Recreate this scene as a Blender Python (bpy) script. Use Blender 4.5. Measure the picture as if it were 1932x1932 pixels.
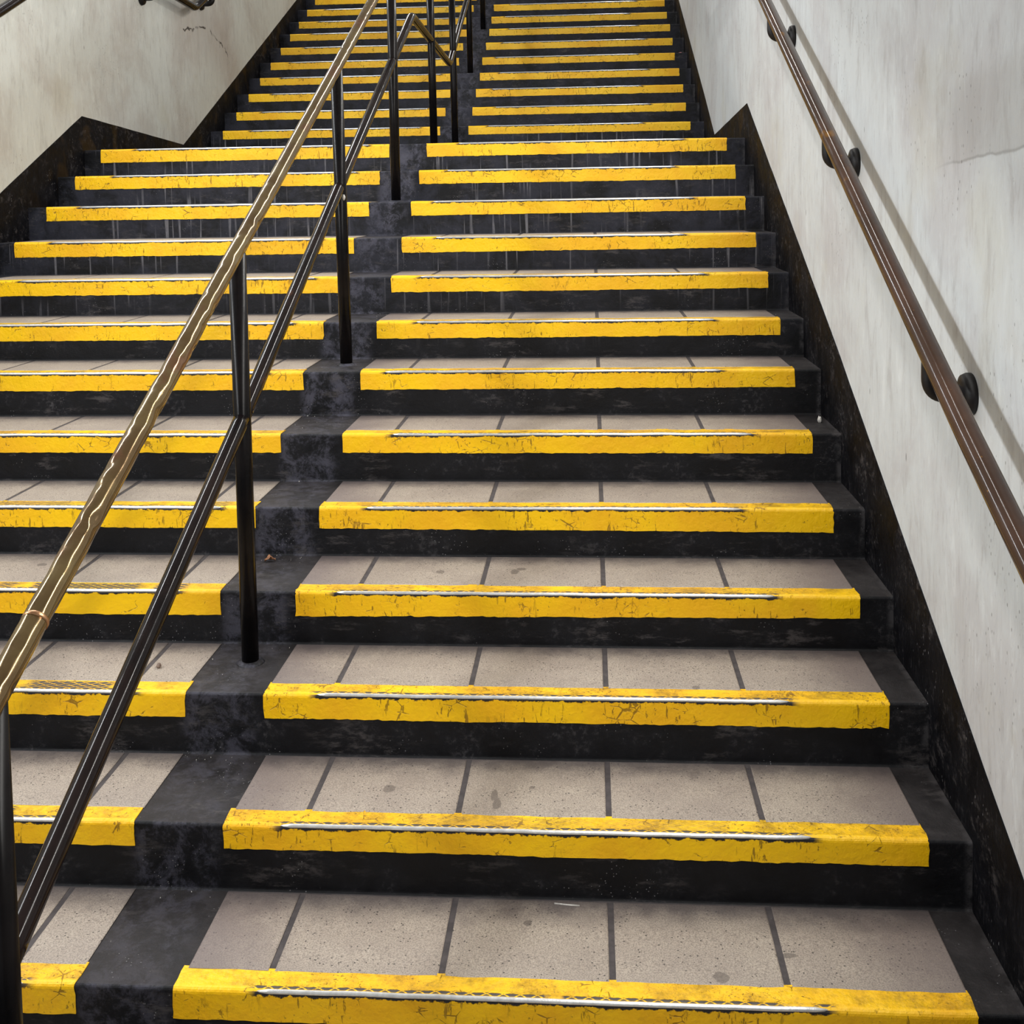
import bpy, math, random
from mathutils import Vector, Matrix, noise

for o in list(bpy.data.objects):
    bpy.data.objects.remove(o, do_unlink=True)
SC = bpy.context.scene
COL = SC.collection
RND = random.Random(7)

# ------------------------------------------------------------------ camera
def camera():
    pitch, roll, yaw = -0.0604, -0.0184, -0.0696
    cp, sp, cy, sy = math.cos(pitch), math.sin(pitch), math.cos(yaw), math.sin(yaw)
    f = Vector((sy * cp, cy * cp, sp))
    r = Vector((cy, -sy, 0))
    u = r.cross(f)
    r2 = math.cos(roll) * r + math.sin(roll) * u
    u2 = -math.sin(roll) * r + math.cos(roll) * u
    cd = bpy.data.cameras.new('camera')
    cd.sensor_width = 36
    cd.lens = 2100 / 1932 * 36
    cd.shift_y = -539.65 / 1932
    cd.clip_start = 0.02
    cam = bpy.data.objects.new('camera', cd)
    m = Matrix((r2, u2, -f)).transposed().to_4x4()
    m.translation = Vector((0.90603, -2.22566, 1.76088))
    cam.matrix_world = m
    COL.objects.link(cam)
    SC.camera = cam
camera()

# ------------------------------------------------------------------ light
SC.view_settings.view_transform = 'Standard'
SC.view_settings.look = 'None'
SC.view_settings.gamma = 1
SC.view_settings.use_curve_mapping = False
SC.view_settings.exposure = -0.08

W = bpy.data.worlds.new('world')
W.use_nodes = True
W.node_tree.nodes['Background'].inputs[0].default_value = (0.86, 0.93, 1.0, 1)
W.node_tree.nodes['Background'].inputs[1].default_value = 0.55
SC.world = W

def tube_light(name, a, b, width, power, color, face):
    """a long fluorescent fitting from a to b, shining towards `face`"""
    a, b = Vector(a), Vector(b)
    ld = bpy.data.lights.new(name, 'AREA')
    ld.shape = 'RECTANGLE'
    ld.size = (b - a).length
    ld.size_y = width
    ld.energy = power
    ld.color = color
    o = bpy.data.objects.new(name, ld)
    x = (b - a).normalized()
    z = -(Vector(face) - Vector(face).project(x)).normalized()
    y = z.cross(x)
    m = Matrix((x, y, z)).transposed().to_4x4()
    m.translation = (a + b) / 2
    o.matrix_world = m
    COL.objects.link(o)

SL = 0.458                     # pitch of the flights
WARM, COOL = (1.0, 0.98, 0.94), (0.94, 0.97, 1.0)
H = 2.15
for side, col, pw, wd in ((-1, COOL, 1.27, .15), (1, WARM, 1.0, .10)):
    xx = -1.80 if side < 0 else 1.30
    fc = (-side * 0.75, 0, -0.66)
    tube_light('fluorescent_tube', (xx, -1.6, H + SL * -1.0), (xx, 0.9, H + SL * 1.0), wd, 52 * pw, col, fc)
    tube_light('fluorescent_tube', (xx, 1.2, H + SL * 1.2), (xx, 3.9, H + SL * 3.9), wd, 56 * pw, col, fc)
    tube_light('fluorescent_tube', (xx, 4.3, 4.25), (xx, 5.8, 4.25), wd, 26 * pw, col, fc)  # landing pair, added to brighten the left wall there
    tube_light('fluorescent_tube', (xx, 7.9, H + 2.01 + SL * 1.7), (xx, 11.0, H + 2.01 + SL * 4.8), wd, 62 * pw, col, fc)

# ------------------------------------------------------------------ helpers
def mesh(name, verts, faces, smooth=False, uv=None, attr=None):
    me = bpy.data.meshes.new(name)
    me.from_pydata([tuple(v) for v in verts], [], faces)
    if smooth:
        me.polygons.foreach_set('use_smooth', [True] * len(me.polygons))
    if uv:
        l = me.uv_layers.new(name='UVMap')
        for lp in me.loops:
            l.data[lp.index].uv = uv[lp.vertex_index]
    if attr:
        for nm, vals in attr.items():
            at = me.attributes.new(nm, 'FLOAT', 'POINT')
            at.data.foreach_set('value', vals)
    me.update()
    return me

def obj(name, me, mat=None, parent=None):
    o = bpy.data.objects.new(name, me)
    COL.objects.link(o)
    if mat and not me.materials:
        me.materials.append(mat)
    if parent:
        o.parent = parent
    return o

def thing(name, label, cat, loc=(0, 0, 0), group=None):
    o = bpy.data.objects.new(name, None)
    o.empty_display_size = 0.1
    o.location = loc
    COL.objects.link(o)
    return tag(o, label, cat, group)

def tag(o, label, cat, group=None):
    o['label'] = label
    o['category'] = cat
    if group:
        o['group'] = group
    return o

def struct(o, label=None):
    o['kind'] = 'structure'
    if label:
        o['label'] = label
    return o

class MB:
    """collects boxes, tubes and lathes into one mesh"""
    def __init__(s):
        s.v, s.f = [], []
    def add(s, v, f):
        n = len(s.v)
        s.v += [Vector(p) for p in v]
        s.f += [tuple(i + n for i in q) for q in f]
    def box(s, a, b):
        x0, y0, z0 = a
        x1, y1, z1 = b
        s.add([(x0, y0, z0), (x1, y0, z0), (x1, y1, z0), (x0, y1, z0), (x0, y0, z1), (x1, y0, z1), (x1, y1, z1), (x0, y1, z1)],
              [(0, 3, 2, 1), (4, 5, 6, 7), (0, 1, 5, 4), (1, 2, 6, 5), (2, 3, 7, 6), (3, 0, 4, 7)])
    def tube(s, path, rad, n=16, caps=True, disp=None, rads=None):
        """sweep a circle along path (parallel transport); disp(i, t, ang) adds to the radius"""
        path = [Vector(p) for p in path]
        T = []
        for i in range(len(path)):
            a = path[max(0, i - 1)]
            b = path[min(len(path) - 1, i + 1)]
            T.append((b - a).normalized())
        ref = Vector((1, 0, 0)) if abs(T[0].x) < 0.9 else Vector((0, 0, 1))
        u = (ref - ref.project(T[0])).normalized()
        vs, fs = [], []
        for i, p in enumerate(path):
            u = (u - u.project(T[i])).normalized()
            w = T[i].cross(u)
            r = rads[i] if rads else rad
            for k in range(n):
                a = 2 * math.pi * k / n
                rr = r + (disp(i, p, a) if disp else 0)
                vs.append(p + (u * math.cos(a) + w * math.sin(a)) * rr)
        for i in range(len(path) - 1):
            for k in range(n):
                k2 = (k + 1) % n
                fs.append((i * n + k, i * n + k2, (i + 1) * n + k2, (i + 1) * n + k))
        if caps:
            fs.append(tuple(range(n))[::-1])
            fs.append(tuple((len(path) - 1) * n + k for k in range(n)))
        s.add(vs, fs)
    def build(s, name, mat=None, parent=None, smooth=False, origin=None):
        v = s.v
        if origin is not None:
            v = [p - Vector(origin) for p in v]
        me = mesh(name, v, s.f, smooth)
        o = obj(name, me, mat, parent)
        if origin is not None:
            o.location = origin
        return o

def fillet(pts, r, n=8):
    """round the corners of a polyline"""
    pts = [Vector(p) for p in pts]
    out = [pts[0]]
    for a, b, c in zip(pts, pts[1:], pts[2:]):
        d1, d2 = (a - b).normalized(), (c - b).normalized()
        ang = d1.angle(d2)
        t = min(r / math.tan(ang / 2), (a - b).length * .45, (c - b).length * .45)
        p, q = b + d1 * t, b + d2 * t
        for i in range(n + 1):
            s = i / n
            out.append(p.lerp(b, s).lerp(b.lerp(q, s), s))
    out.append(pts[-1])
    return out

def resample(pts, step):
    pts = [Vector(p) for p in pts]
    out = [pts[0]]
    for a, b in zip(pts, pts[1:]):
        n = max(1, round((b - a).length / step))
        for i in range(1, n + 1):
            out.append(a.lerp(b, i / n))
    return out

# ------------------------------------------------------------------ materials
class NT:
    def __init__(s, name):
        s.m = bpy.data.materials.new(name)
        s.m.use_nodes = True
        s.t = s.m.node_tree
        s.b = s.t.nodes['Principled BSDF']
    def n(s, typ, **kw):
        nd = s.t.nodes.new(typ)
        for k, v in kw.items():
            setattr(nd, k, v)
        return nd
    def link(s, a, b):
        s.t.links.new(a, b)
    def val(s, sock, v):
        if hasattr(v, 'is_output') or isinstance(v, bpy.types.NodeSocket):
            s.link(v, sock)
        else:
            sock.default_value = v
    def math(s, op, a, b=None, c=None, clamp=False):
        nd = s.n('ShaderNodeMath', operation=op, use_clamp=clamp)
        s.val(nd.inputs[0], a)
        if b is not None:
            s.val(nd.inputs[1], b)
        if c is not None:
            s.val(nd.inputs[2], c)
        return nd.outputs[0]
    def step(s, x, lo, hi, to0=0.0, to1=1.0):
        nd = s.n('ShaderNodeMapRange', interpolation_type='SMOOTHSTEP')
        s.val(nd.inputs[0], x)
        for i, v in enumerate((lo, hi, to0, to1)):
            nd.inputs[i + 1].default_value = v
        return nd.outputs[0]
    def pos(s):
        return s.n('ShaderNodeNewGeometry').outputs['Position']
    def sep(s, v):
        return s.n('ShaderNodeSeparateXYZ'), v
    def xyz(s, v):
        nd = s.n('ShaderNodeSeparateXYZ')
        s.link(v, nd.inputs[0])
        return nd.outputs
    def scale(s, v, sc, off=(0, 0, 0)):
        nd = s.n('ShaderNodeMapping')
        s.link(v, nd.inputs[0])
        nd.inputs['Scale'].default_value = sc
        nd.inputs['Location'].default_value = off
        return nd.outputs[0]
    def noise(s, v, sc, det=4, rough=.55, dist=0.0):
        nd = s.n('ShaderNodeTexNoise')
        s.link(v, nd.inputs['Vector'])
        nd.inputs['Scale'].default_value = sc
        nd.inputs['Detail'].default_value = det
        nd.inputs['Roughness'].default_value = rough
        nd.inputs['Distortion'].default_value = dist
        return nd.outputs[0]
    def voro(s, v, sc, feat='F1', rnd=1.0):
        nd = s.n('ShaderNodeTexVoronoi', feature=feat)
        s.link(v, nd.inputs['Vector'])
        nd.inputs['Scale'].default_value = sc
        nd.inputs['Randomness'].default_value = rnd
        return nd
    def mix(s, f, a, b, mode='MIX'):
        nd = s.n('ShaderNodeMix', data_type='RGBA', blend_type=mode)
        s.val(nd.inputs[0], f)
        s.val(nd.inputs[6], (*a, 1) if isinstance(a, tuple) and len(a) == 3 else a)
        s.val(nd.inputs[7], (*b, 1) if isinstance(b, tuple) and len(b) == 3 else b)
        return nd.outputs[2]
    def bump(s, h, strength, dist, prev=None):
        nd = s.n('ShaderNodeBump')
        s.link(h, nd.inputs['Height'])
        nd.inputs['Strength'].default_value = strength
        nd.inputs['Distance'].default_value = dist
        if prev is not None:
            s.link(prev, nd.inputs['Normal'])
        return nd.outputs[0]
    def out(s, color=None, rough=None, metal=None, normal=None, **kw):
        for k, v in (('Base Color', color), ('Roughness', rough), ('Metallic', metal), ('Normal', normal)):
            if v is not None:
                s.val(s.b.inputs[k], (*v, 1) if isinstance(v, tuple) and len(v) == 3 else v)
        for k, v in kw.items():
            s.val(s.b.inputs[k.replace('_', ' ')], v)
        return s.m

def srgb(r, g, b):
    return tuple(((c / 255 + .055) / 1.055) ** 2.4 if c > 10 else c / 255 / 12.92 for c in (r, g, b))

def plaster(name, base, patch, dark, extra=None):
    t = NT(name)
    p = t.pos()
    x, y, z = t.xyz(p)
    light = tuple(min(1, v * 1.22) for v in base)
    streak = t.noise(t.scale(p, (1, 6, 1.7)), 2.6, 8, .72, .5)
    brush = t.noise(t.scale(p, (1, 22, 4.5), (3, 1, 2)), 2.0, 6, .7, .8)
    big = t.noise(p, 1.3, 7, .65, .5)
    c = t.mix(t.step(big, .42, .62), base, patch)
    c = t.mix(t.step(streak, .50, .70, 0, .42), c, dark)
    c = t.mix(t.step(streak, .28, .46, .55, 0), c, light)
    c = t.mix(t.step(brush, .54, .70, 0, .34), c, dark)
    c = t.mix(t.step(brush, .30, .42, .4, 0), c, light)
    c = t.mix(t.math('MULTIPLY', t.step(t.noise(p, 2.1, 4), .58, .72), .22), c, srgb(182, 176, 152))
    if extra:
        c = extra(t, c, x, y, z, p)
    v = t.voro(t.scale(p, (1, 1, .5)), 60)
    spot = t.math('MULTIPLY', t.step(v.outputs['Distance'], .09, .16, 1, 0), t.step(t.noise(p, 2.6, 4), .53, .62))
    v2 = t.voro(t.scale(p, (1, 1, .35), (5, 5, 5)), 9)
    spot2 = t.math('MULTIPLY', t.step(v2.outputs['Distance'], .025, .05, 1, 0), t.step(t.noise(p, 1.9, 2), .48, .52))
    c = t.mix(t.math('MULTIPLY', t.math('MAXIMUM', spot, spot2), .7), c, (.085, .08, .078))
    scr = t.noise(t.scale(p, (1, 26, 6), (1, 7, 3)), 2.0, 5, .75, 1.6)
    c = t.mix(t.step(scr, .66, .72, 0, .45), c, (.16, .15, .145))
    n = t.bump(t.noise(t.scale(p, (1, 1, .5)), 60, 5, .6), .25, .004)
    n = t.bump(streak, .4, .008, n)
    n = t.bump(t.noise(p, 1.6, 3), .5, .03, n)
    return t.out(c, .62, 0.0, n)

def seams(t, c, x, y, z, p):
    """an old repair near the rail: slightly darker plaster between two trowel seams"""
    wob = t.math('MULTIPLY', t.math('SUBTRACT', t.noise(p, 7, 4), .5), .03)
    lo = t.math('ADD', t.math('SUBTRACT', z, t.math('MULTIPLY_ADD', y, -.089, 1.774)), wob)
    hi = t.math('ADD', t.math('SUBTRACT', z, t.math('MULTIPLY_ADD', y, -.08, 1.964)), wob)
    end = t.step(y, .40, .70, 1, 0)
    inside = t.math('MULTIPLY', t.math('MULTIPLY', t.step(lo, -.004, .004), t.step(hi, .03, -.03, 0, 1)), end)
    c = t.mix(t.math('MULTIPLY', inside, .38), c, srgb(160, 156, 152))
    line = t.math('MULTIPLY', t.step(t.math('ABSOLUTE', lo), .0, .006, 1, 0), end)
    return t.mix(t.math('MULTIPLY', line, .5), c, srgb(120, 116, 114))

def crack(t, c, x, y, z, p):
    """a crack in the plaster below the bend of the left handrail, and rubbed brown marks around it"""
    pts = [(5.723, 2.74), (6.176, 2.804), (6.295, 2.801), (6.499, 2.733), (6.663, 2.69), (6.809, 2.553)]
    w1 = t.math('MULTIPLY', t.math('SUBTRACT', t.noise(p, 9, 5, .7), .5), .14)
    w2 = t.math('MULTIPLY', t.math('SUBTRACT', t.noise(t.scale(p, (1, 1, 1), (3, 3, 3)), 9, 5, .7), .5), .10)
    yy, zz = t.math('ADD', y, w1), t.math('ADD', z, w2)
    best = None
    for (ay, az), (by, bz) in zip(pts, pts[1:]):
        dy, dz = by - ay, bz - az
        l2 = dy * dy + dz * dz
        py, pz = t.math('SUBTRACT', yy, ay), t.math('SUBTRACT', zz, az)
        h = t.math('DIVIDE', t.math('ADD', t.math('MULTIPLY', py, dy), t.math('MULTIPLY', pz, dz)), l2, clamp=True)
        ey, ez = t.math('SUBTRACT', py, t.math('MULTIPLY', h, dy)), t.math('SUBTRACT', pz, t.math('MULTIPLY', h, dz))
        d = t.math('ADD', t.math('MULTIPLY', ey, ey), t.math('MULTIPLY', ez, ez))
        best = d if best is None else t.math('MINIMUM', best, d)
    d = t.math('SQRT', best)
    c = t.mix(t.math('MULTIPLY', t.step(d, .02, .45, 1, 0), .4), c, srgb(150, 132, 122))
    return t.mix(t.math('MULTIPLY', t.step(d, .003, .010, 1, 0), t.step(t.noise(p, 6, 4), .40, .52)), c, srgb(60, 54, 50))

M = {}
M['plaster_right'] = plaster('plaster_right', srgb(200, 204, 205), srgb(188, 188, 189), srgb(150, 146, 145), seams)
M['plaster_left'] = plaster('plaster_left', srgb(198, 199, 192), srgb(184, 180, 172), srgb(148, 144, 138), crack)
M['plaster_ceiling'] = plaster('plaster_ceiling', srgb(150, 150, 148), srgb(140, 139, 136), srgb(120, 118, 116))

def black_paint(name, skirting=False):
    t = NT(name)
    p = t.pos()
    g = t.n('ShaderNodeNewGeometry')
    nz = t.xyz(g.outputs['Normal'])[2]
    x, y, z = t.xyz(p)
    blotch = t.noise(p, 5.5, 8, .7, .3)
    fine = t.noise(p, 55, 5, .7)
    c = t.mix(t.step(blotch, .36, .62), srgb(8, 8, 11), srgb(17, 17, 21))
    # bare scuffs
    sc = t.math('MULTIPLY', t.step(blotch, .5, .66), t.step(fine, .48, .7))
    c = t.mix(t.math('MULTIPLY', sc, .75), c, srgb(70, 68, 70))
    # the strip between the two yellow runs is repainted, bluer and more worn
    strip = t.math('MULTIPLY', t.step(x, -.25, -.20), t.step(x, .0, -.06))
    if not skirting:
        w = t.math('MULTIPLY', strip, t.step(t.noise(p, 13, 9, .8, .3), .44, .60))
        c = t.mix(t.math('MULTIPLY', w, t.step(z, .2, 1.4, .6, .95)), c, srgb(74, 73, 84))
        ed = t.math('MULTIPLY', t.step(x, 1.752, 1.770), t.step(t.noise(p, 16, 5, .7), .40, .62))
        c = t.mix(t.math('MULTIPLY', ed, .8), c, srgb(72, 70, 72))
        # greyer blotches on the upward faces
        c = t.mix(t.math('MULTIPLY', t.step(nz, .96, .99), t.step(blotch, .25, .7, .25, .7)), c, srgb(56, 52, 52))
        # pale drips down the risers under the landing
        dr = t.noise(t.scale(p, (1, .0, .035)), 46, 2, .5)
        zone = t.math('MULTIPLY', t.math('MULTIPLY', t.math('MULTIPLY', t.step(z, .95, 1.35), t.step(z, 1.9, 2.0, 1, 0)), t.math('SUBTRACT', 1.0, strip)), t.step(t.noise(t.scale(p, (1, 1, 1)), 2.2, 3), .40, .54))
        c = t.mix(t.math('MULTIPLY', t.math('MULTIPLY', t.step(dr, .58, .66), zone), t.step(nz, .2, .6, .75, 0)), c, srgb(118, 116, 120))
        c = t.mix(t.math('MULTIPLY', t.step(z, .9, 1.5), t.step(blotch, .38, .6, 0, .6)), c, srgb(48, 49, 60))  # bluer, brighter light on the upper steps, put into the colour
    smear = t.noise(t.scale(p, (.45, 1, 1.5), (2, 5, 1)), 17, 8, .78, .15)
    c = t.mix(t.math('MULTIPLY', t.math('MULTIPLY', t.step(smear, .52, .66), t.step(t.noise(p, 3.3, 3), .40, .62)), .75), c, srgb(74, 70, 70))
    # splashes of pale specks
    v = t.voro(t.scale(p, (1, 1, .35)) if skirting else p, 95)
    c = t.mix(t.math('MULTIPLY', t.step(v.outputs['Distance'], .1, .16, .75, 0), t.step(t.noise(p, 7, 3), .54, .64)), c, srgb(128, 126, 128))
    if skirting:
        s2 = t.noise(t.scale(p, (1, 30, 4)), 4, 5, .7)
        c = t.mix(t.step(s2, .58, .74, 0, .6), c, srgb(72, 70, 74))
        br = t.math('MULTIPLY', t.step(t.noise(p, 4.1, 2), .56, .66), t.step(y, 3.2, 4.0))
        c = t.mix(t.math('MULTIPLY', br, .22), c, srgb(84, 62, 22))
    n = t.bump(t.noise(p, 30, 7, .7), .45, .004)
    n = t.bump(blotch, .4, .008, n)
    r = t.step(blotch, .3, .7, .45, .7)
    return t.out(c, r, 0.0, n, Specular_IOR_Level=.08 if skirting else .25)
M['black'] = black_paint('black_paint')
M['skirting'] = black_paint('black_skirting_paint', True)

def yellow():
    t = NT('yellow_paint')
    p = t.pos()
    uvn = t.n('ShaderNodeUVMap')
    u, v, _ = t.xyz(uvn.outputs[0])
    wear = t.n('ShaderNodeAttribute', attribute_name='wear').outputs['Fac']
    grid = t.n('ShaderNodeAttribute', attribute_name='grid').outputs['Fac']
    big = t.noise(p, 3.5, 6, .65)
    c = t.mix(t.step(big, .35, .68), srgb(252, 200, 0), srgb(242, 180, 0))
    # grime trodden into the top of the nosing
    top = t.step(v, -.012, -.004, 1, 0)
    grime = t.math('MULTIPLY', t.step(t.noise(p, 11, 8, .78), .4, .68), top)
    c = t.mix(t.math('MULTIPLY', grime, .7), c, srgb(120, 88, 4))
    fine = t.noise(p, 150, 4, .7)
    c = t.mix(t.math('MULTIPLY', t.step(fine, .57, .66), t.math('MULTIPLY', top, t.step(t.noise(p, 7, 3), .42, .6, 0, .8))), c, srgb(92, 68, 10))
    # hairline cracks and chips
    vr = t.voro(t.scale(p, (26, 26, 34)), 1.0, 'DISTANCE_TO_EDGE')
    wob = t.noise(p, 26, 4)
    crack = t.math('MULTIPLY', t.step(t.math('ADD', vr.outputs['Distance'], t.math('MULTIPLY', t.math('SUBTRACT', wob, .5), .3)), .0, .03, 1, 0), t.step(t.noise(p, 9.3, 6, .7), .54, .60))
    chip = t.math('MULTIPLY', t.step(t.noise(t.scale(p, (1, 1, .6)), 85, 5, .7), .63, .66), t.step(t.noise(p, 4.6, 3), .42, .56))
    run = t.math('MULTIPLY', t.step(t.noise(t.scale(p, (1, 1, .2)), 90, 4, .65), .60, .64), t.step(t.noise(p, 4.7, 3), .46, .58))
    d = t.math('MAXIMUM', t.math('MAXIMUM', crack, chip), run)
    # bare dark line under the steel strip, with a ragged lower edge
    rag = t.math('MULTIPLY', t.math('SUBTRACT', t.noise(p, 40, 5, .7), .5), .02)
    vv = t.math('ADD', v, rag)
    under = t.math('MULTIPLY', t.math('MULTIPLY', t.step(vv, .007, .009, 1, 0), t.step(v, .0005, .0015)), wear)
    # expanded-metal grid showing through the worn paint above the strip
    a = t.math('PINGPONG', t.math('ADD', t.math('MULTIPLY', u, 1), t.math('MULTIPLY', v, 1.9)), .018)
    b = t.math('PINGPONG', t.math('SUBTRACT', t.math('MULTIPLY', u, 1), t.math('MULTIPLY', v, 1.9)), .018)
    dia = t.math('MULTIPLY', t.step(a, .002, .0032), t.step(b, .002, .0032))
    low = t.step(t.math('ADD', v, t.math('MULTIPLY', rag, .5)), -.014, -.011)
    pat = t.math('MULTIPLY', t.step(t.noise(t.scale(p, (1, .3, 1)), 3.1, 2), .50, .54), grid)
    show = t.math('MAXIMUM', pat, t.math('MULTIPLY', low, t.step(t.noise(p, 8, 3), .33, .42)))
    reg = t.math('MULTIPLY', t.step(v, -.056, -.052), t.step(v, -.003, -.005))
    met = t.math('MULTIPLY', t.math('MULTIPLY', dia, show), t.math('MULTIPLY', reg, wear))
    c = t.mix(t.math('MULTIPLY', d, .7), c, srgb(92, 60, 8))
    c = t.mix(under, c, srgb(26, 25, 30))
    c = t.mix(met, c, srgb(72, 66, 62))
    h = t.math('SUBTRACT', t.noise(p, 70, 5, .6), t.math('MULTIPLY', t.math('MAXIMUM', d, t.math('MAXIMUM', under, met)), .8))
    n = t.bump(h, .55, .0035)
    n = t.bump(t.noise(p, 24, 4, .6), .5, .006, n)
    return t.out(c, t.step(big, .3, .7, .38, .55), 0.0, n)
M['yellow'] = yellow()

STAINS = [  # x, y, radius x, radius y: gum and spill marks on the tiles
    (0.646, 0.490, .012, .022), (0.655, 0.452, .014, .02), (0.739, 0.53, .010, .006), (0.372, 0.51, .022, .014), (0.655, 1.20, .018, .018), (0.675, 1.225, .02, .01),
    (0.42, 1.195, .016, .012), (0.740, 0.245, .012, .009), (1.176, 0.747, .016, .010), (1.315, 0.16, .035, .007), (1.165, 0.085, .022, .014), (-0.90, 1.235, .022, .012)]
def tile_mat():
    t = NT('stone_tile')
    p = t.pos()
    x, y, z = t.xyz(p)
    rnd = t.n('ShaderNodeObjectInfo').outputs['Random']
    c = t.mix(t.step(t.noise(p, 6, 7, .7), .3, .7), srgb(178, 166, 151), srgb(158, 146, 134))
    c = t.mix(t.math('MULTIPLY', rnd, .25), c, srgb(150, 137, 130))
    c = t.mix(t.step(t.noise(p, 300, 3, .75), .40, .64, 0, .8), c, srgb(110, 100, 93))
    c = t.mix(t.step(t.noise(p, 330, 2, .7), .6, .75, 0, .5), c, srgb(212, 202, 192))
    v = t.voro(p, 75)
    pit = t.math('MULTIPLY', t.step(v.outputs['Distance'], .12, .19, 1, 0), t.step(t.noise(p, 9, 3), .44, .52))
    v2 = t.voro(t.scale(p, (1, 1, 1), (4, 2, 1)), 30)
    pit2 = t.math('MULTIPLY', t.step(v2.outputs['Distance'], .055, .085, 1, 0), t.step(t.noise(p, 5, 3), .44, .50))
    pits = t.math('MAXIMUM', pit, pit2)
    c = t.mix(t.math('MULTIPLY', pits, .85), c, srgb(42, 38, 38))
    # purple-grey grime by untrodden margins; contact shade painted in with it at the back
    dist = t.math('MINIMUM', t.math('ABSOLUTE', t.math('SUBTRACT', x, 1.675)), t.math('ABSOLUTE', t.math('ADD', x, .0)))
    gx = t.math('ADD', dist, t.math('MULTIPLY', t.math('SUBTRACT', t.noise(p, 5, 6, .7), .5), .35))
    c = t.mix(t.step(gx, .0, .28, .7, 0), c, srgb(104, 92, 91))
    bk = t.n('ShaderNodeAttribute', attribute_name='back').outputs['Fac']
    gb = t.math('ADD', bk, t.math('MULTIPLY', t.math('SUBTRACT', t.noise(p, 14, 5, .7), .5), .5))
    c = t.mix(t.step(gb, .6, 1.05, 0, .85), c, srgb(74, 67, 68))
    # gum and spill marks
    wob = t.math('MULTIPLY', t.math('SUBTRACT', t.noise(p, 34, 5, .7), .5), 1.6)
    st = None
    for sx, sy, rx, ry in STAINS:
        dx = t.math('DIVIDE', t.math('SUBTRACT', x, sx), rx)
        dy = t.math('DIVIDE', t.math('SUBTRACT', y, sy), ry * 1.6)
        r = t.math('ADD', t.math('ADD', t.math('MULTIPLY', dx, dx), t.math('MULTIPLY', dy, dy)), wob)
        s_ = t.step(r, .45, .65, 1, 0)
        st = s_ if st is None else t.math('MAXIMUM', st, s_)
    c = t.mix(t.math('MULTIPLY', st, .55), c, srgb(74, 66, 62))
    n = t.bump(t.math('SUBTRACT', t.noise(p, 120, 4, .6), pits), .3, .002)
    return t.out(c, .5, 0.0, n)
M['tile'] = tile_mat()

def simple(name, c1, c2, sc, rough, metal=0.0, bump=.2, dist=.002, **kw):
    t = NT(name)
    p = t.pos()
    f = t.noise(p, sc, 6, .65)
    c = t.mix(t.step(f, .35, .65), c1, c2)
    n = t.bump(t.noise(p, sc * 6, 4), bump, dist)
    return t.out(c, rough, metal, n, **kw)
M['grout'] = simple('grout', srgb(74, 68, 68), srgb(58, 53, 54), 30, .8)
M['steel'] = simple('worn_steel', (.84, .84, .83), (.66, .66, .66), 40, .3, .6, .3, .001)
M['post'] = simple('black_post_paint', srgb(11, 10, 11), srgb(21, 18, 18), 8, .27, 0.0, .0, .001, Specular_IOR_Level=.12)
M['bracket'] = simple('black_bracket_paint', srgb(24, 21, 22), srgb(14, 12, 13), 14, .5, 0.0, .3, .002, Specular_IOR_Level=.3)

def rail_mat(name, c1, c2, worn, thr, rough, metal, spec=.5):
    t = NT(name)
    p = t.pos()
    c = t.mix(t.step(t.noise(p, 5, 6, .65), .35, .65), c1, c2)
    w = t.noise(t.scale(p, (1, .45, .45)), 9, 5, .6)
    c = t.mix(t.step(w, thr, thr + .09, 0, .85), c, worn)
    c = t.mix(t.step(t.noise(p, 90, 3), .7, .76, 0, .5), c, tuple(v * 1.6 for v in worn))
    return t.out(c, t.step(t.noise(p, 12, 4), .3, .7, rough, rough + .08), metal, None, Specular_IOR_Level=spec)
M['brass'] = rail_mat('worn_brass', srgb(128, 110, 76), srgb(108, 87, 60), srgb(122, 88, 66), .56, .13, .7)
M['bronze'] = rail_mat('dark_bronze', srgb(30, 23, 22), srgb(17, 14, 15), srgb(60, 38, 28), .60, .10, 0.0, .2)
M['brown_rail'] = rail_mat('brown_bronze', srgb(74, 54, 44), srgb(60, 45, 37), srgb(122, 84, 32), .60, .10, 0.0, .22)
M['copper'] = simple('copper_solder', srgb(196, 150, 110), srgb(170, 122, 88), 60, .3, .8)

# ------------------------------------------------------------------ measurements
D, RISE = 0.3384, 0.155
XW_R, XW_L = 1.775, -2.0107          # faces of the black skirting
# nosing height, left and right end of the right-hand yellow run, right end of the left-hand run, depth of the painted face
STEPS = {-2: (-.310, 0, 1.675, -.224, .068, .068), -1: (-.155, 0, 1.675, -.224, .068, .068),
    0: (-.0004, -.0073, 1.6741, -.2253, .066, .066), 1: (.155, -.0049, 1.6752, -.2286, .060, .061), 2: (.3148, .0015, 1.6742, -.2207, .068, .068),
    3: (.4649, .0031, 1.6789, -.2303, .074, .064), 4: (.6165, -.002, 1.6757, -.2199, .070, .076), 5: (.7778, .0044, 1.6757, -.2227, .067, .070),
    6: (.9406, .0047, 1.6763, -.223, .071, .066), 7: (1.0856, .0087, 1.6802, -.2197, .070, .066), 8: (1.2404, .013, 1.6852, -.222, .070, .067),
    9: (1.392, .0079, 1.683, -.2262, .072, .066), 10: (1.5514, .0029, 1.6817, -.2145, .071, .066), 11: (1.7053, -.0044, 1.6783, -.2198, .071, .072),
    12: (1.8542, -.0094, 1.675, -.2252, .074, .070)}
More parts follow.
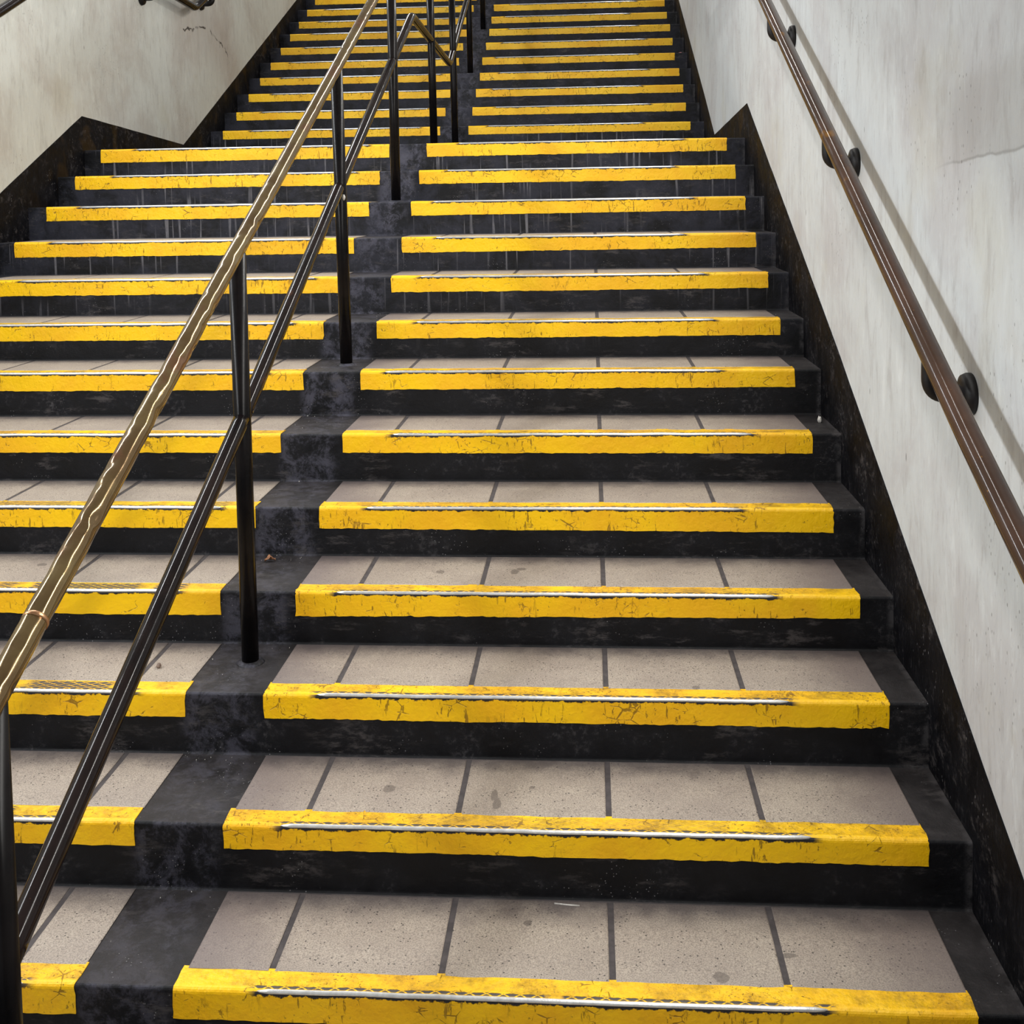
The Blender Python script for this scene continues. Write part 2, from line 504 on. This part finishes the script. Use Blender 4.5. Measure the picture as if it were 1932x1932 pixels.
UP = {1: (2.0135, -.0032, 1.6734), 2: (2.1708, -.0056, 1.6707), 3: (2.3354, -.0091, 1.6805), 4: (2.4931, -.0055, 1.6774), 5: (2.6544, -.0155, 1.6675),
    6: (2.8178, -.0108, 1.6763), 7: (2.9807, -.007, 1.6789), 8: (3.1375, -.0137, 1.6749), 9: (3.3001, -.0159, 1.6794), 10: (3.461, -.012, 1.676),
    11: (3.622, -.01, 1.676), 12: (3.783, -.01, 1.676), 13: (3.944, -.01, 1.676)}
STRIPS = {0: (.10, .83), 1: (.075, .85), 2: (.078, .855), 3: (.065, .863), 4: (.085, .835), 5: (.10, .885), 6: (.05, .845), 7: (.09, .85)}
GRID_R = {0: 0, 1: .25, 2: 0, 3: .3, 4: .3}
GRID_L = {1: 1, 2: 1, 3: 1, 4: .7}
LL = -1.913

def wob(x, k):
    return .0022 * noise.noise(Vector((x * 2.3, k * 7.7, 1.3))) + .0012 * noise.noise(Vector((x * 11, k * 3.1, 5.2)))
def chip(x, k):
    return .0012 * noise.noise(Vector((x * 14, k * 5.7, 9.2)))
def sag(yr):
    return -.012 * yr / D

def step_mesh(k, y, z, zlow, depth):
    """solid concrete step: riser with a small cove at its foot, rounded nosing, tread falling slightly to the back"""
    prof = []
    zb = zlow - .012
    for i in range(5):
        a = math.pi / 2 * i / 4
        prof.append((-.008 + .008 * math.sin(a), zb - z + .008 - .008 * math.cos(a), 0))
    prof.append((0, -.06, 1))
    r = .008
    for i in range(5):
        a = math.pi / 2 * i / 4
        prof.append((r - r * math.cos(a), -r + r * math.sin(a), 1))
    prof += [(.07, sag(.07), .5), (depth, sag(depth) if depth < .5 else -.004, 0), (depth, -.32, 0), (0, zb - z - .12, 0), (-.008, zb - z - .02, 0)]
    n = len(prof)
    nx = 40
    vs, fs = [], []
    for i in range(nx + 1):
        x = XW_L + (XW_R - XW_L) * i / nx
        for (py, pz, w) in prof:
            vs.append((x, y + py + wob(x, k) * w, z + pz + chip(x, k) * w))
    for i in range(nx):
        for j in range(n):
            j2 = (j + 1) % n
            fs.append((i * n + j, (i + 1) * n + j, (i + 1) * n + j2, i * n + j2))
    fs.append(tuple(range(n)))
    fs.append(tuple(nx * n + j for j in range(n))[::-1])
    return mesh('step', vs, fs)

def band_mesh(k, y, z, x0, x1, b0, b1, s0, s1, grid, seed):
    """painted nosing: a thin coat over the edge with ragged borders; uv = (x, distance from the edge)"""
    rr, th = .009, .0022
    prof = [(.068, sag(.068) - .002, -.068), (.068, sag(.068) + th, -.068), (.05, sag(.05) + th, -.05), (.028, sag(.028) + th, -.028)]
    for i in range(5):
        a = math.pi / 2 * (1 - i / 4)
        prof.append((rr - (rr + th) * math.cos(a), -rr + (rr + th) * math.sin(a), (-.006 + .0035 * i)))
    for q in (.25, .5, .75):
        prof.append((-th, -q, q))                 # negative = fraction of the painted face
    prof += [(-th, -1, 1), (.003, -1, 1)]
    n = len(prof)
    nx = max(24, int((x1 - x0) / .012))
    jit = lambda a, b: noise.noise(Vector((a * 37 + seed, b * 3.1, seed * .7)))
    vs, uv, wr, gd, fs = [], [], [], [], []
    for i in range(nx + 1):
        q = i / nx
        x = x0 + (x1 - x0) * q
        bb = b0 + (b1 - b0) * q
        bb += .0022 * jit(x, 1) + .0016 * noise.noise(Vector((x * 150, seed, k)))
        if noise.noise(Vector((x * 9, seed, 3.3))) > .38:
            bb -= .004 * max(0, noise.noise(Vector((x * 60, seed, 4.4))))
        for j, (py, pz, v) in enumerate(prof):
            if pz <= -.25 and v >= .25:
                zz = z - rr - (bb - rr) * v
                vv = .004 + (bb - rr) * v
            else:
                zz, vv = z + pz, v
            xe = x
            if i == 0:
                xe = x - .004 * jit(vv * 20, 3) - (.006 if j < 3 else 0)*0
            if i == nx:
                xe = x + .004 * jit(vv * 20, 5)
            yy = y + py + wob(x, k)
            if j < 2:
                yy += .0015 * jit(x * 1.3, 7)
            vs.append((xe, yy, zz + chip(x, k)))
            uv.append((x, vv))
            e = .02
            wr.append(max(0, min(1, (x - s0) / e + .5)) * max(0, min(1, (s1 - x) / e + .5)))
            gd.append(grid)
    for i in range(nx):
        for j in range(n):
            j2 = (j + 1) % n
            fs.append((i * n + j, (i + 1) * n + j, (i + 1) * n + j2, i * n + j2))
    fs.append(tuple(range(n)))
    fs.append(tuple(nx * n + j for j in range(n))[::-1])
    return mesh('yellow_nosing', vs, fs, False, uv, {'wear': wr, 'grid': gd})

def strip_mesh(k, y, z, x0, x1):
    """half-round steel bar let into the edge, tapering out under the paint at both ends"""
    nx = max(12, int((x1 - x0) / .04))
    vs, fs = [], []
    n = 8
    for i in range(nx + 1):
        q = i / nx
        x = x0 + (x1 - x0) * q
        r = .0054 * min(1, .25 + min(q, 1 - q) * (x1 - x0) / .05)
        cy, cz = y + .0035 + wob(x, k), z - .0028 + chip(x, k)
        for j in range(n):
            a = 2 * math.pi * j / n
            vs.append((x, cy + r * math.cos(a), cz + r * math.sin(a)))
    for i in range(nx):
        for j in range(n):
            j2 = (j + 1) % n
            fs.append((i * n + j, (i + 1) * n + j, (i + 1) * n + j2, i * n + j2))
    fs.append(tuple(range(n)))
    fs.append(tuple(nx * n + j for j in range(n))[::-1])
    return mesh('steel_strip', vs, fs, True)

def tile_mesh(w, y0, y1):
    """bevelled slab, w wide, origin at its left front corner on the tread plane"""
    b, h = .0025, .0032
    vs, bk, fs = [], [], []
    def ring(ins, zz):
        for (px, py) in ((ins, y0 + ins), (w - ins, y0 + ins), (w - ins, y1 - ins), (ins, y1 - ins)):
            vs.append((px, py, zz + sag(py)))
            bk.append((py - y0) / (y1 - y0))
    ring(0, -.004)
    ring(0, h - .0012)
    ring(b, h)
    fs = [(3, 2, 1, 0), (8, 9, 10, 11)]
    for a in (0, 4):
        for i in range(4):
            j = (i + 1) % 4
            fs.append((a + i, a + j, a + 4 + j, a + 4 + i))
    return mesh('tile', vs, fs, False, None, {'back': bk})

TILE_CACHE = {}
def tiles(step, k, y, z):
    runs = [(.004, 1.673, (.19, .563, .933, 1.303)), (-1.911, -.228, (-1.853, -1.484, -1.115, -.747, -.386))]
    for a, b, joints in runs:
        g = MB()
        y0, y1 = .06, .329
        g.add([(a, y + y0, z + sag(y0) + .0008), (b, y + y0, z + sag(y0) + .0008), (b, y + y1 + .006, z + sag(y1) + .0008), (a, y + y1 + .006, z + sag(y1) + .0008),
               (a, y + y0, z + sag(y0) - .003), (b, y + y0, z + sag(y0) - .003), (b, y + y1 + .006, z + sag(y1) - .003), (a, y + y1 + .006, z + sag(y1) - .003)],
              [(0, 1, 2, 3), (4, 7, 6, 5), (0, 4, 5, 1), (1, 5, 6, 2), (2, 6, 7, 3), (3, 7, 4, 0)])
        g.build('grout', M['grout'], step)
        edges = [a] + [q for j in joints for q in (j - .0072, j + .0072)] + [b]
        for i in range(0, len(edges), 2):
            w = round(edges[i + 1] - edges[i], 4)
            if w not in TILE_CACHE:
                TILE_CACHE[w] = tile_mesh(w, y0, y1)
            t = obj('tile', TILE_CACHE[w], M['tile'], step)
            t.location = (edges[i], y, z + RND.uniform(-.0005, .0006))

# ------------------------------------------------------------------ the stairs
def flight(root, rows, tiled):
    for n, (k, y, z, zlow, depth, xl, xr, xlr, bl, br) in enumerate(rows):
        st = obj('step', step_mesh(k, y, z, zlow, depth), M['black'], root)
        s0, s1 = STRIPS.get(k, (.06 + .05 * ((k * 37) % 5) / 5, .80 + .08 * ((k * 53) % 7) / 7))
        a0, a1 = xl + (xr - xl) * s0, xl + (xr - xl) * s1
        obj('yellow_nosing', band_mesh(k, y, z, xl, xr, bl, br, a0, a1, GRID_R.get(k, .3 if k < 8 else 0), k * 1.7 + 3), M['yellow'], st)
        obj('steel_strip', strip_mesh(k, y, z, a0, a1), M['steel'], st)
        b0, b1 = LL + .16 + .05 * ((k * 29) % 5) / 5, xlr - .1 - .05 * ((k * 31) % 4) / 4
        obj('yellow_nosing', band_mesh(k, y, z, LL, xlr, bl, bl, b0, b1, GRID_L.get(k, .3 if k < 8 else 0), k * 2.3 + 51), M['yellow'], st)
        obj('steel_strip', strip_mesh(k, y, z, b0, b1), M['steel'], st)
        if k in tiled:
            tiles(st, k, y, z)

lower = thing('staircase', 'lower flight of black concrete stairs, beige tiled treads and yellow nosings, up to the landing', 'stairs', (0, 0, 0), 'flights of stairs')
rows = []
for k in sorted(STEPS):
    z, xl, xr, xlr, bl, br = STEPS[k]
    zlow = STEPS[k - 1][0] if k - 1 in STEPS else z - RISE
    rows.append((k, k * D, z, zlow, D + .004 if k < 12 else 2.176, xl, xr, xlr, bl, br))
flight(lower, rows, set(range(-2, 12)))

upper = thing('staircase', 'upper flight of black stairs with yellow nosings, rising beyond the landing', 'stairs', (0, 6.2476, 1.8542), 'flights of stairs')
rows = []
for m in sorted(UP):
    z, xl, xr = UP[m]
    zlow = UP[m - 1][0] if m > 1 else 1.8542 + .008
    y, dy = (m - 1) * .3422, .3422
    rows.append((20 + m, y, z - 1.8542, zlow - 1.8542, dy + .004, xl, xr, -.222, .064, .062))
flight(upper, rows, set())

# ------------------------------------------------------------------ the setting
def prism_x(poly, x0, x1):
    """polygon in the y-z plane, between x0 and x1"""
    n = len(poly)
    vs = [(x0, y, z) for y, z in poly] + [(x1, y, z) for y, z in poly]
    fs = [tuple(range(n)), tuple(range(n, 2 * n))[::-1]]
    for i in range(n):
        j = (i + 1) % n
        fs.append((i, i + n, j + n, j))
    return vs, fs

YA, YB = -6.0, 12.0
def wall(name, x0, x1, mat):
    m = MB()
    m.box((min(x0, x1), YA, -.9), (max(x0, x1), YB, 8.6))
    return struct(m.build(name, mat))
SK = .003
struct(wall('wall_right', XW_R + SK, XW_R + .2, M['plaster_right']), 'pale grey painted plaster wall with vertical streaks, right of the stairs')
struct(wall('wall_left', XW_L - SK, XW_L - .2, M['plaster_left']), 'greyer plaster wall with scuffs, left of the stairs')

def skirting(name, top, x0, x1):
    poly = top + [(YB, 1.0), (7.0, .6), (2.0, -.6), (YA, -.6)]
    m = MB()
    m.add(*prism_x(poly, x0, x1))
    return struct(m.build(name, M['skirting']))
def edge_noise(pts, seed):
    out = []
    for p in resample([(0, a, b) for a, b in pts], .06):
        out.append((p.y, p.z + .0022 * noise.noise(Vector((p.y * 6, seed, 0))) + .001 * noise.noise(Vector((p.y * 40, seed, 5)))))
    return out
RT = [(YA, .05), (-1.0, -.20), (.033, .257), (.275, .368), (1.746, 1.061), (3.977, 2.04), (5.567, 1.899), (6.161, 2.184), (8.488, 3.229), (YB, 4.85)]
LT = [(YA, .05), (-1.0, -.20), (3.112, 1.633), (4.051, 2.052), (5.661, 1.905), (6.985, 2.505), (8.96, 3.4), (YB, 4.78)]
skirting('baseboard_right', edge_noise(RT, 1.0), XW_R, XW_R + SK + .002)
skirting('baseboard_left', edge_noise(LT, 9.0), XW_L - SK - .002, XW_L)

m = MB()
m.box((XW_L, YA, -.62), (XW_R, -2 * D + .03, -.465 - .0))
struct(m.build('floor', M['black']), 'dark floor at the foot of the stairs')

m = MB()
m.add(*prism_x([(YA, 2.95), (.4, 2.95), (3.9, 4.55), (5.9, 4.6), (YB, 7.4), (YB, 7.6), (5.8, 4.8), (3.8, 4.75), (.3, 3.15), (YA, 3.15)], XW_L - .2, XW_R + .2))
struct(m.build('ceiling', M['plaster_ceiling']))

m = MB()
m.box((XW_L - .2, YB, .9), (XW_R + .2, YB + .2, 8.6))
struct(m.build('wall_light_block', M['plaster_ceiling']))  # unseen end wall, added to keep world light off the rails and upper steps

# ------------------------------------------------------------------ central railing
R = .0243
XC = -.0985
TOP = [(-.9, .682), (.702, 1.432), (1.853, 1.969), (3.031, 2.521), (4.16, 3.045), (5.87, 2.938), (6.62, 3.295), (8.62, 4.265), (9.6, 4.74)]
def top_z(y):
    for a, b in zip(TOP, TOP[1:]):
        if a[0] <= y <= b[0]:
            return a[1] + (b[1] - a[1]) * (y - a[0]) / (b[0] - a[0])
rail = thing('stair_railing', 'double railing of worn brass and dark bronze on black posts, dividing the stairs', 'railing', (XC, .88, .315))
dents = []
for i in range(70):
    yy = RND.choice((RND.uniform(-.6, 1.1), RND.uniform(-.6, 3.0)))
    dents.append((yy, RND.uniform(0, 2 * math.pi), RND.uniform(.007, .018), RND.uniform(.0008, .0026)))
for i in range(34):
    dents.append((RND.uniform(-.55, 1.15), RND.uniform(-2.3, .3), RND.uniform(.009, .019), RND.uniform(.0014, .0034)))
def dent(i, p, a):
    d = .0008 * noise.noise(Vector((p.y * 5, math.cos(a) * .9, math.sin(a) * .9))) + .00012 * noise.noise(Vector((p.y * 22, math.cos(a) * 1.5, math.sin(a) * 1.5)))
    y = p.y + XC * 0
    for (dy, da, rr, dep) in dents:
        u = (y - dy)
        if abs(u) < rr * 3:
            w = ((a - da + math.pi) % (2 * math.pi) - math.pi) * R
            q = (u * u * .55 + w * w) / (rr * rr)
            if q < 6:
                d -= dep * math.exp(-q * 1.4)
    return d
m = MB()
path = resample(fillet([(XC, y, z) for y, z in TOP], .17, 10), .008)
near = [p for p in path if p.y < 3.2]
far = [p for p in path if p.y >= 3.2 - .01][::3]
m.tube(near + far, R, 28, True, dent)
loc0 = Vector((XC, .88, .315))
def part(mb, name, mat, parent=None, smooth=True, lab=None):
    o = mb.build(name, mat, parent or rail, smooth)
    if parent is None or parent is rail:
        o.location = -loc0
    if lab:
        o['label'] = lab
    return o
part(m, 'top_rail', M['brass'], lab='dented worn brass top rail')
m = MB()
ys = -.335
m.tube([(XC, ys - .003, top_z(ys - .003)), (XC, ys, top_z(ys)), (XC, ys + .003, top_z(ys + .003))], R + .0006, 24)
part(m, 'solder_joint', M['copper'], lab='copper coloured solder joint round the brass rail')

MID = [(-.487, .414), (.876, 1.030), (2.212, 1.664), (3.527, 2.282), (4.19, 2.592), (5.925, 2.462), (6.62, 2.815), (7.34, 3.166), (8.62, 3.79), (9.5, 4.22)]
cuts = [[MID[0], MID[1]], [MID[1], MID[2]], [MID[2], MID[3]], MID[3:8], [MID[7], MID[8], MID[9]]]
for c in cuts:
    m = MB()
    m.tube(resample(fillet([(XC, y, z) for y, z in c], .17, 10), .04), R - .0006, 24)
    part(m, 'middle_rail', M['bronze'])
def mid_z(y):
    for a, b in zip(MID, MID[1:]):
        if a[0] <= y <= b[0]:
            return a[1] + (b[1] - a[1]) * (y - a[0]) / (b[0] - a[0])
def tread(y):
    if y < 4.06:
        k = math.floor(y / D)
        return STEPS[k][0] + sag(y - k * D)
    if y < 6.2476:
        return 1.8542 - .004
    mm = int((y - 6.2476) / .3422)
    return UP[mm + 1][0] + sag(y - 6.2476 - mm * .3422)
POSTS = [(-.487, 0), (.878, 0), (2.212, .0085), (3.527, 0), (4.965, .006), (6.14, .004), (7.34, .004), (8.62, .004)]
for y, dx in POSTS:
    zb = tread(y)
    m = MB()
    m.tube([(XC + dx, y, zb - .004), (XC + dx * .6, y, zb + .5), (XC, y, top_z(y) - .008)], R + .0004, 24)
    p = part(m, 'post', M['post'])
    m = MB()
    zc = zb
    m.tube([(XC + dx, y, zc - .004), (XC + dx, y, zc + .004), (XC + dx, y, zc + .009)], R, 24, True, None, [R + .020, R + .013, R + .001])
    o = m.build('base_collar', M['black'], p, True)

# ------------------------------------------------------------------ wall handrails
def wall_rail(label, xw, side, pts, brackets, mat, r):
    """rail on J-shaped brackets; side = +1 when the wall is to the right"""
    xr = xw - side * .092
    y0 = brackets[0][0]
    root = thing('wall_handrail', label, 'handrail', (xr, y0, 0), 'handrails on the walls')
    o0 = -Vector((xr, y0, 0))
    m = MB()
    path = resample(fillet([(xr, y, z) for y, z in pts], .18, 10), .06)
    m.tube(path, r, 28)
    q = m.build('rail', mat, root, True)
    q.location = o0
    for (y, z) in brackets:
        m = MB()
        xf = xw
        p = fillet([(xf - side * .004, y, z - .092), (xr, y, z - .092), (xr, y, z - r * .4)], .045, 10)
        m.tube(resample(p, .012), .021, 18)
        b = m.build('bracket', M['bracket'], root, True)
        b.location = o0
        f = MB()
        f.tube([(xf + side * .001, y, z - .092), (xf - side * .010, y, z - .092), (xf - side * .020, y, z - .092), (xf - side * .026, y, z - .092)], .047, 28, True, None, [.0485, .0485, .044, .028])
        f.build('flange', M['bracket'], b, True)
    return root
RR = [(-1.4, .395), (.06, 1.166), (1.52, 1.842), (2.77, 2.436), (4.1, 3.06), (5.75, 2.93), (7.5, 3.73), (9.6, 4.70)]
RR = [(-1.4, .483), (.11, 1.166), (1.52, 1.842), (2.77, 2.436), (4.1, 3.06), (5.75, 2.93), (7.5, 3.73), (9.6, 4.70)]
def lerp_pts(P, y):
    for a, b in zip(P, P[1:]):
        if a[0] <= y <= b[0]:
            return a[1] + (b[1] - a[1]) * (y - a[0]) / (b[0] - a[0])
wall_rail('brown bronze handrail running up the pale wall right of the stairs', XW_R + SK, 1, RR,
          [(y, lerp_pts(RR, y)) for y in (-.72, .375, 1.472, 2.575, 3.68)], M['brown_rail'], .0262)
LR_ = [(-1.4, .56), (3.02, 2.515), (4.12, 3.02), (5.74, 2.893), (7.5, 3.70), (9.6, 4.66)]
wall_rail('dark bronze handrail bent over the landing on the left wall', XW_L - SK, -1, LR_,
          [(y, lerp_pts(LR_, y)) for y in (2.6, 3.75, 4.984, 6.12, 7.4)], M['bronze'], .0262)

# ------------------------------------------------------------------ litter
def blob(r, n1=7, n2=10, seed=0, sq=(1, 1, 1), rough=.35):
    vs, fs = [], []
    vs.append(Vector((0, 0, r)))
    for i in range(1, n1):
        a = math.pi * i / n1
        for j in range(n2):
            b = 2 * math.pi * j / n2
            vs.append(Vector((math.sin(a) * math.cos(b), math.sin(a) * math.sin(b), math.cos(a))) * r)
    vs.append(Vector((0, 0, -r)))
    for v in vs:
        d = v.normalized()
        v *= 1 + rough * noise.noise(d * 1.7 + Vector((seed, 0, 0)))
        v.x *= sq[0]; v.y *= sq[1]; v.z *= sq[2]
    for j in range(n2):
        fs.append((0, 1 + j, 1 + (j + 1) % n2))
        for i in range(n1 - 2):
            p, q = 1 + i * n2, 1 + (i + 1) * n2
            fs.append((p + j, q + j, q + (j + 1) % n2, p + (j + 1) % n2))
        e = 1 + (n1 - 2) * n2
        fs.append((len(vs) - 1, e + (j + 1) % n2, e + j))
    return mesh('blob', vs, fs, True)

M['leaf'] = simple('dry_leaf', srgb(150, 104, 70), srgb(104, 66, 42), 120, .7)
M['pebble'] = simple('pebble', srgb(150, 130, 116), srgb(96, 78, 68), 70, .6)
M['paper'] = simple('paper_scrap', srgb(205, 202, 196), srgb(170, 166, 160), 60, .8)
M['pink'] = simple('pink_scrap', srgb(205, 150, 150), srgb(150, 90, 95), 80, .8)

def leaf(loc, L, W_, rot):
    nu, nv = 10, 6
    vs, fs = [], []
    for i in range(nu + 1):
        u = i / nu
        w = W_ * math.sin(math.pi * (.06 + .94 * u) ** .8) * (1 + .25 * math.sin(u * 19))
        for j in range(nv + 1):
            v = j / nv * 2 - 1
            zz = .006 * abs(v) + .007 * math.sin(u * 3.3) + .004 * math.sin(u * 9 + v * 4)
            vs.append((L * (u - .5), w * v * .5, zz))
    for i in range(nu):
        for j in range(nv):
            a = i * (nv + 1) + j
            fs.append((a, a + nv + 1, a + nv + 2, a + 1))
    me = mesh('leaf', vs, fs, True)
    o = obj('leaf', me, M['leaf'])
    o.location = loc
    o.rotation_euler = (0, 0, rot)
    s = o.modifiers.new('thickness', 'SOLIDIFY')
    s.thickness = .0008
    return o
k3 = STEPS[3][0]
tag(leaf((-.155, 3 * D + .275, k3 + sag(.275) + .004), .035, .02, .3), 'small dry brown curled leaf on the black strip, behind the first full post', 'leaf')
o = obj('pebble', blob(.0085, seed=2.0, sq=(.8, 1, .85)), M['pebble'])
o.location = (-.352, 2 * D + .15, STEPS[2][0] + sag(.15) + .0095)
tag(o, 'small brown pebble on a beige tile, left of the first full post', 'pebble')
o = obj('paper_scrap', blob(.011, seed=5.0, sq=(.6, .7, 1.1), rough=.8), M['paper'])
o.location = (1.742, 5 * D + .2, STEPS[5][0] + sag(.2) + .009)
tag(o, 'crumpled white paper scrap on a black tread end against the right skirting', 'paper scrap')
m = MB()
m.tube([(.80, .318, .0), (.83, .314, .0), (.86, .312, .0)], .0018, 8)
o = m.build('matchstick', M['paper'], None, True, (.83, .314, 0))
o.location = (.83, .314, STEPS[0][0] + sag(.3) + .0025)
tag(o, 'pale matchstick lying at the back of the lowest visible tread', 'matchstick')
o = obj('chewing_gum', blob(.0075, seed=8.0, sq=(.8, .8, 1.5)), M['paper'])
o.location = (XC + .0215, 2.190, 1.618)
tag(o, 'pale lump of chewing gum stuck under the rail on the second full post', 'chewing gum')
o = obj('pink_scrap', blob(.018, seed=11.0, sq=(1.2, .5, .6), rough=.9), M['pink'])
o.location = (1.725, 6.2476 + 4 * .3422 + .12, UP[5][0] + sag(.12) + .008)
tag(o, 'crumpled pink paper scrap near the right wall on the upper flight', 'paper scrap')

# crumbs and grit on the treads
cr = MB()
for i in range(150):
    k = RND.choice((0, 0, 1, 1, 1, 2, 2, 3, 4, 5, 6, 7))
    x = RND.choice((RND.uniform(-1.2, 1.7), RND.uniform(-.22, 0)))
    yr = RND.choice((RND.uniform(.09, .33), RND.uniform(.28, .33)))
    c = Vector((x, k * D + yr, STEPS[k][0] + sag(yr) + .0035))
    r = RND.uniform(.0008, .0022)
    vs = [c + Vector((RND.uniform(-1, 1), RND.uniform(-1, 1), -.9)) * r for _ in range(3)] + [c + Vector((RND.uniform(-.5, .5), 0, 1)) * r]
    cr.add(vs, [(0, 2, 1), (0, 1, 3), (1, 2, 3), (2, 0, 3)])
o = cr.build('crumbs', M['paper'])
o['kind'] = 'stuff'
tag(o, 'pale crumbs and grit scattered over the lower treads', 'crumbs')
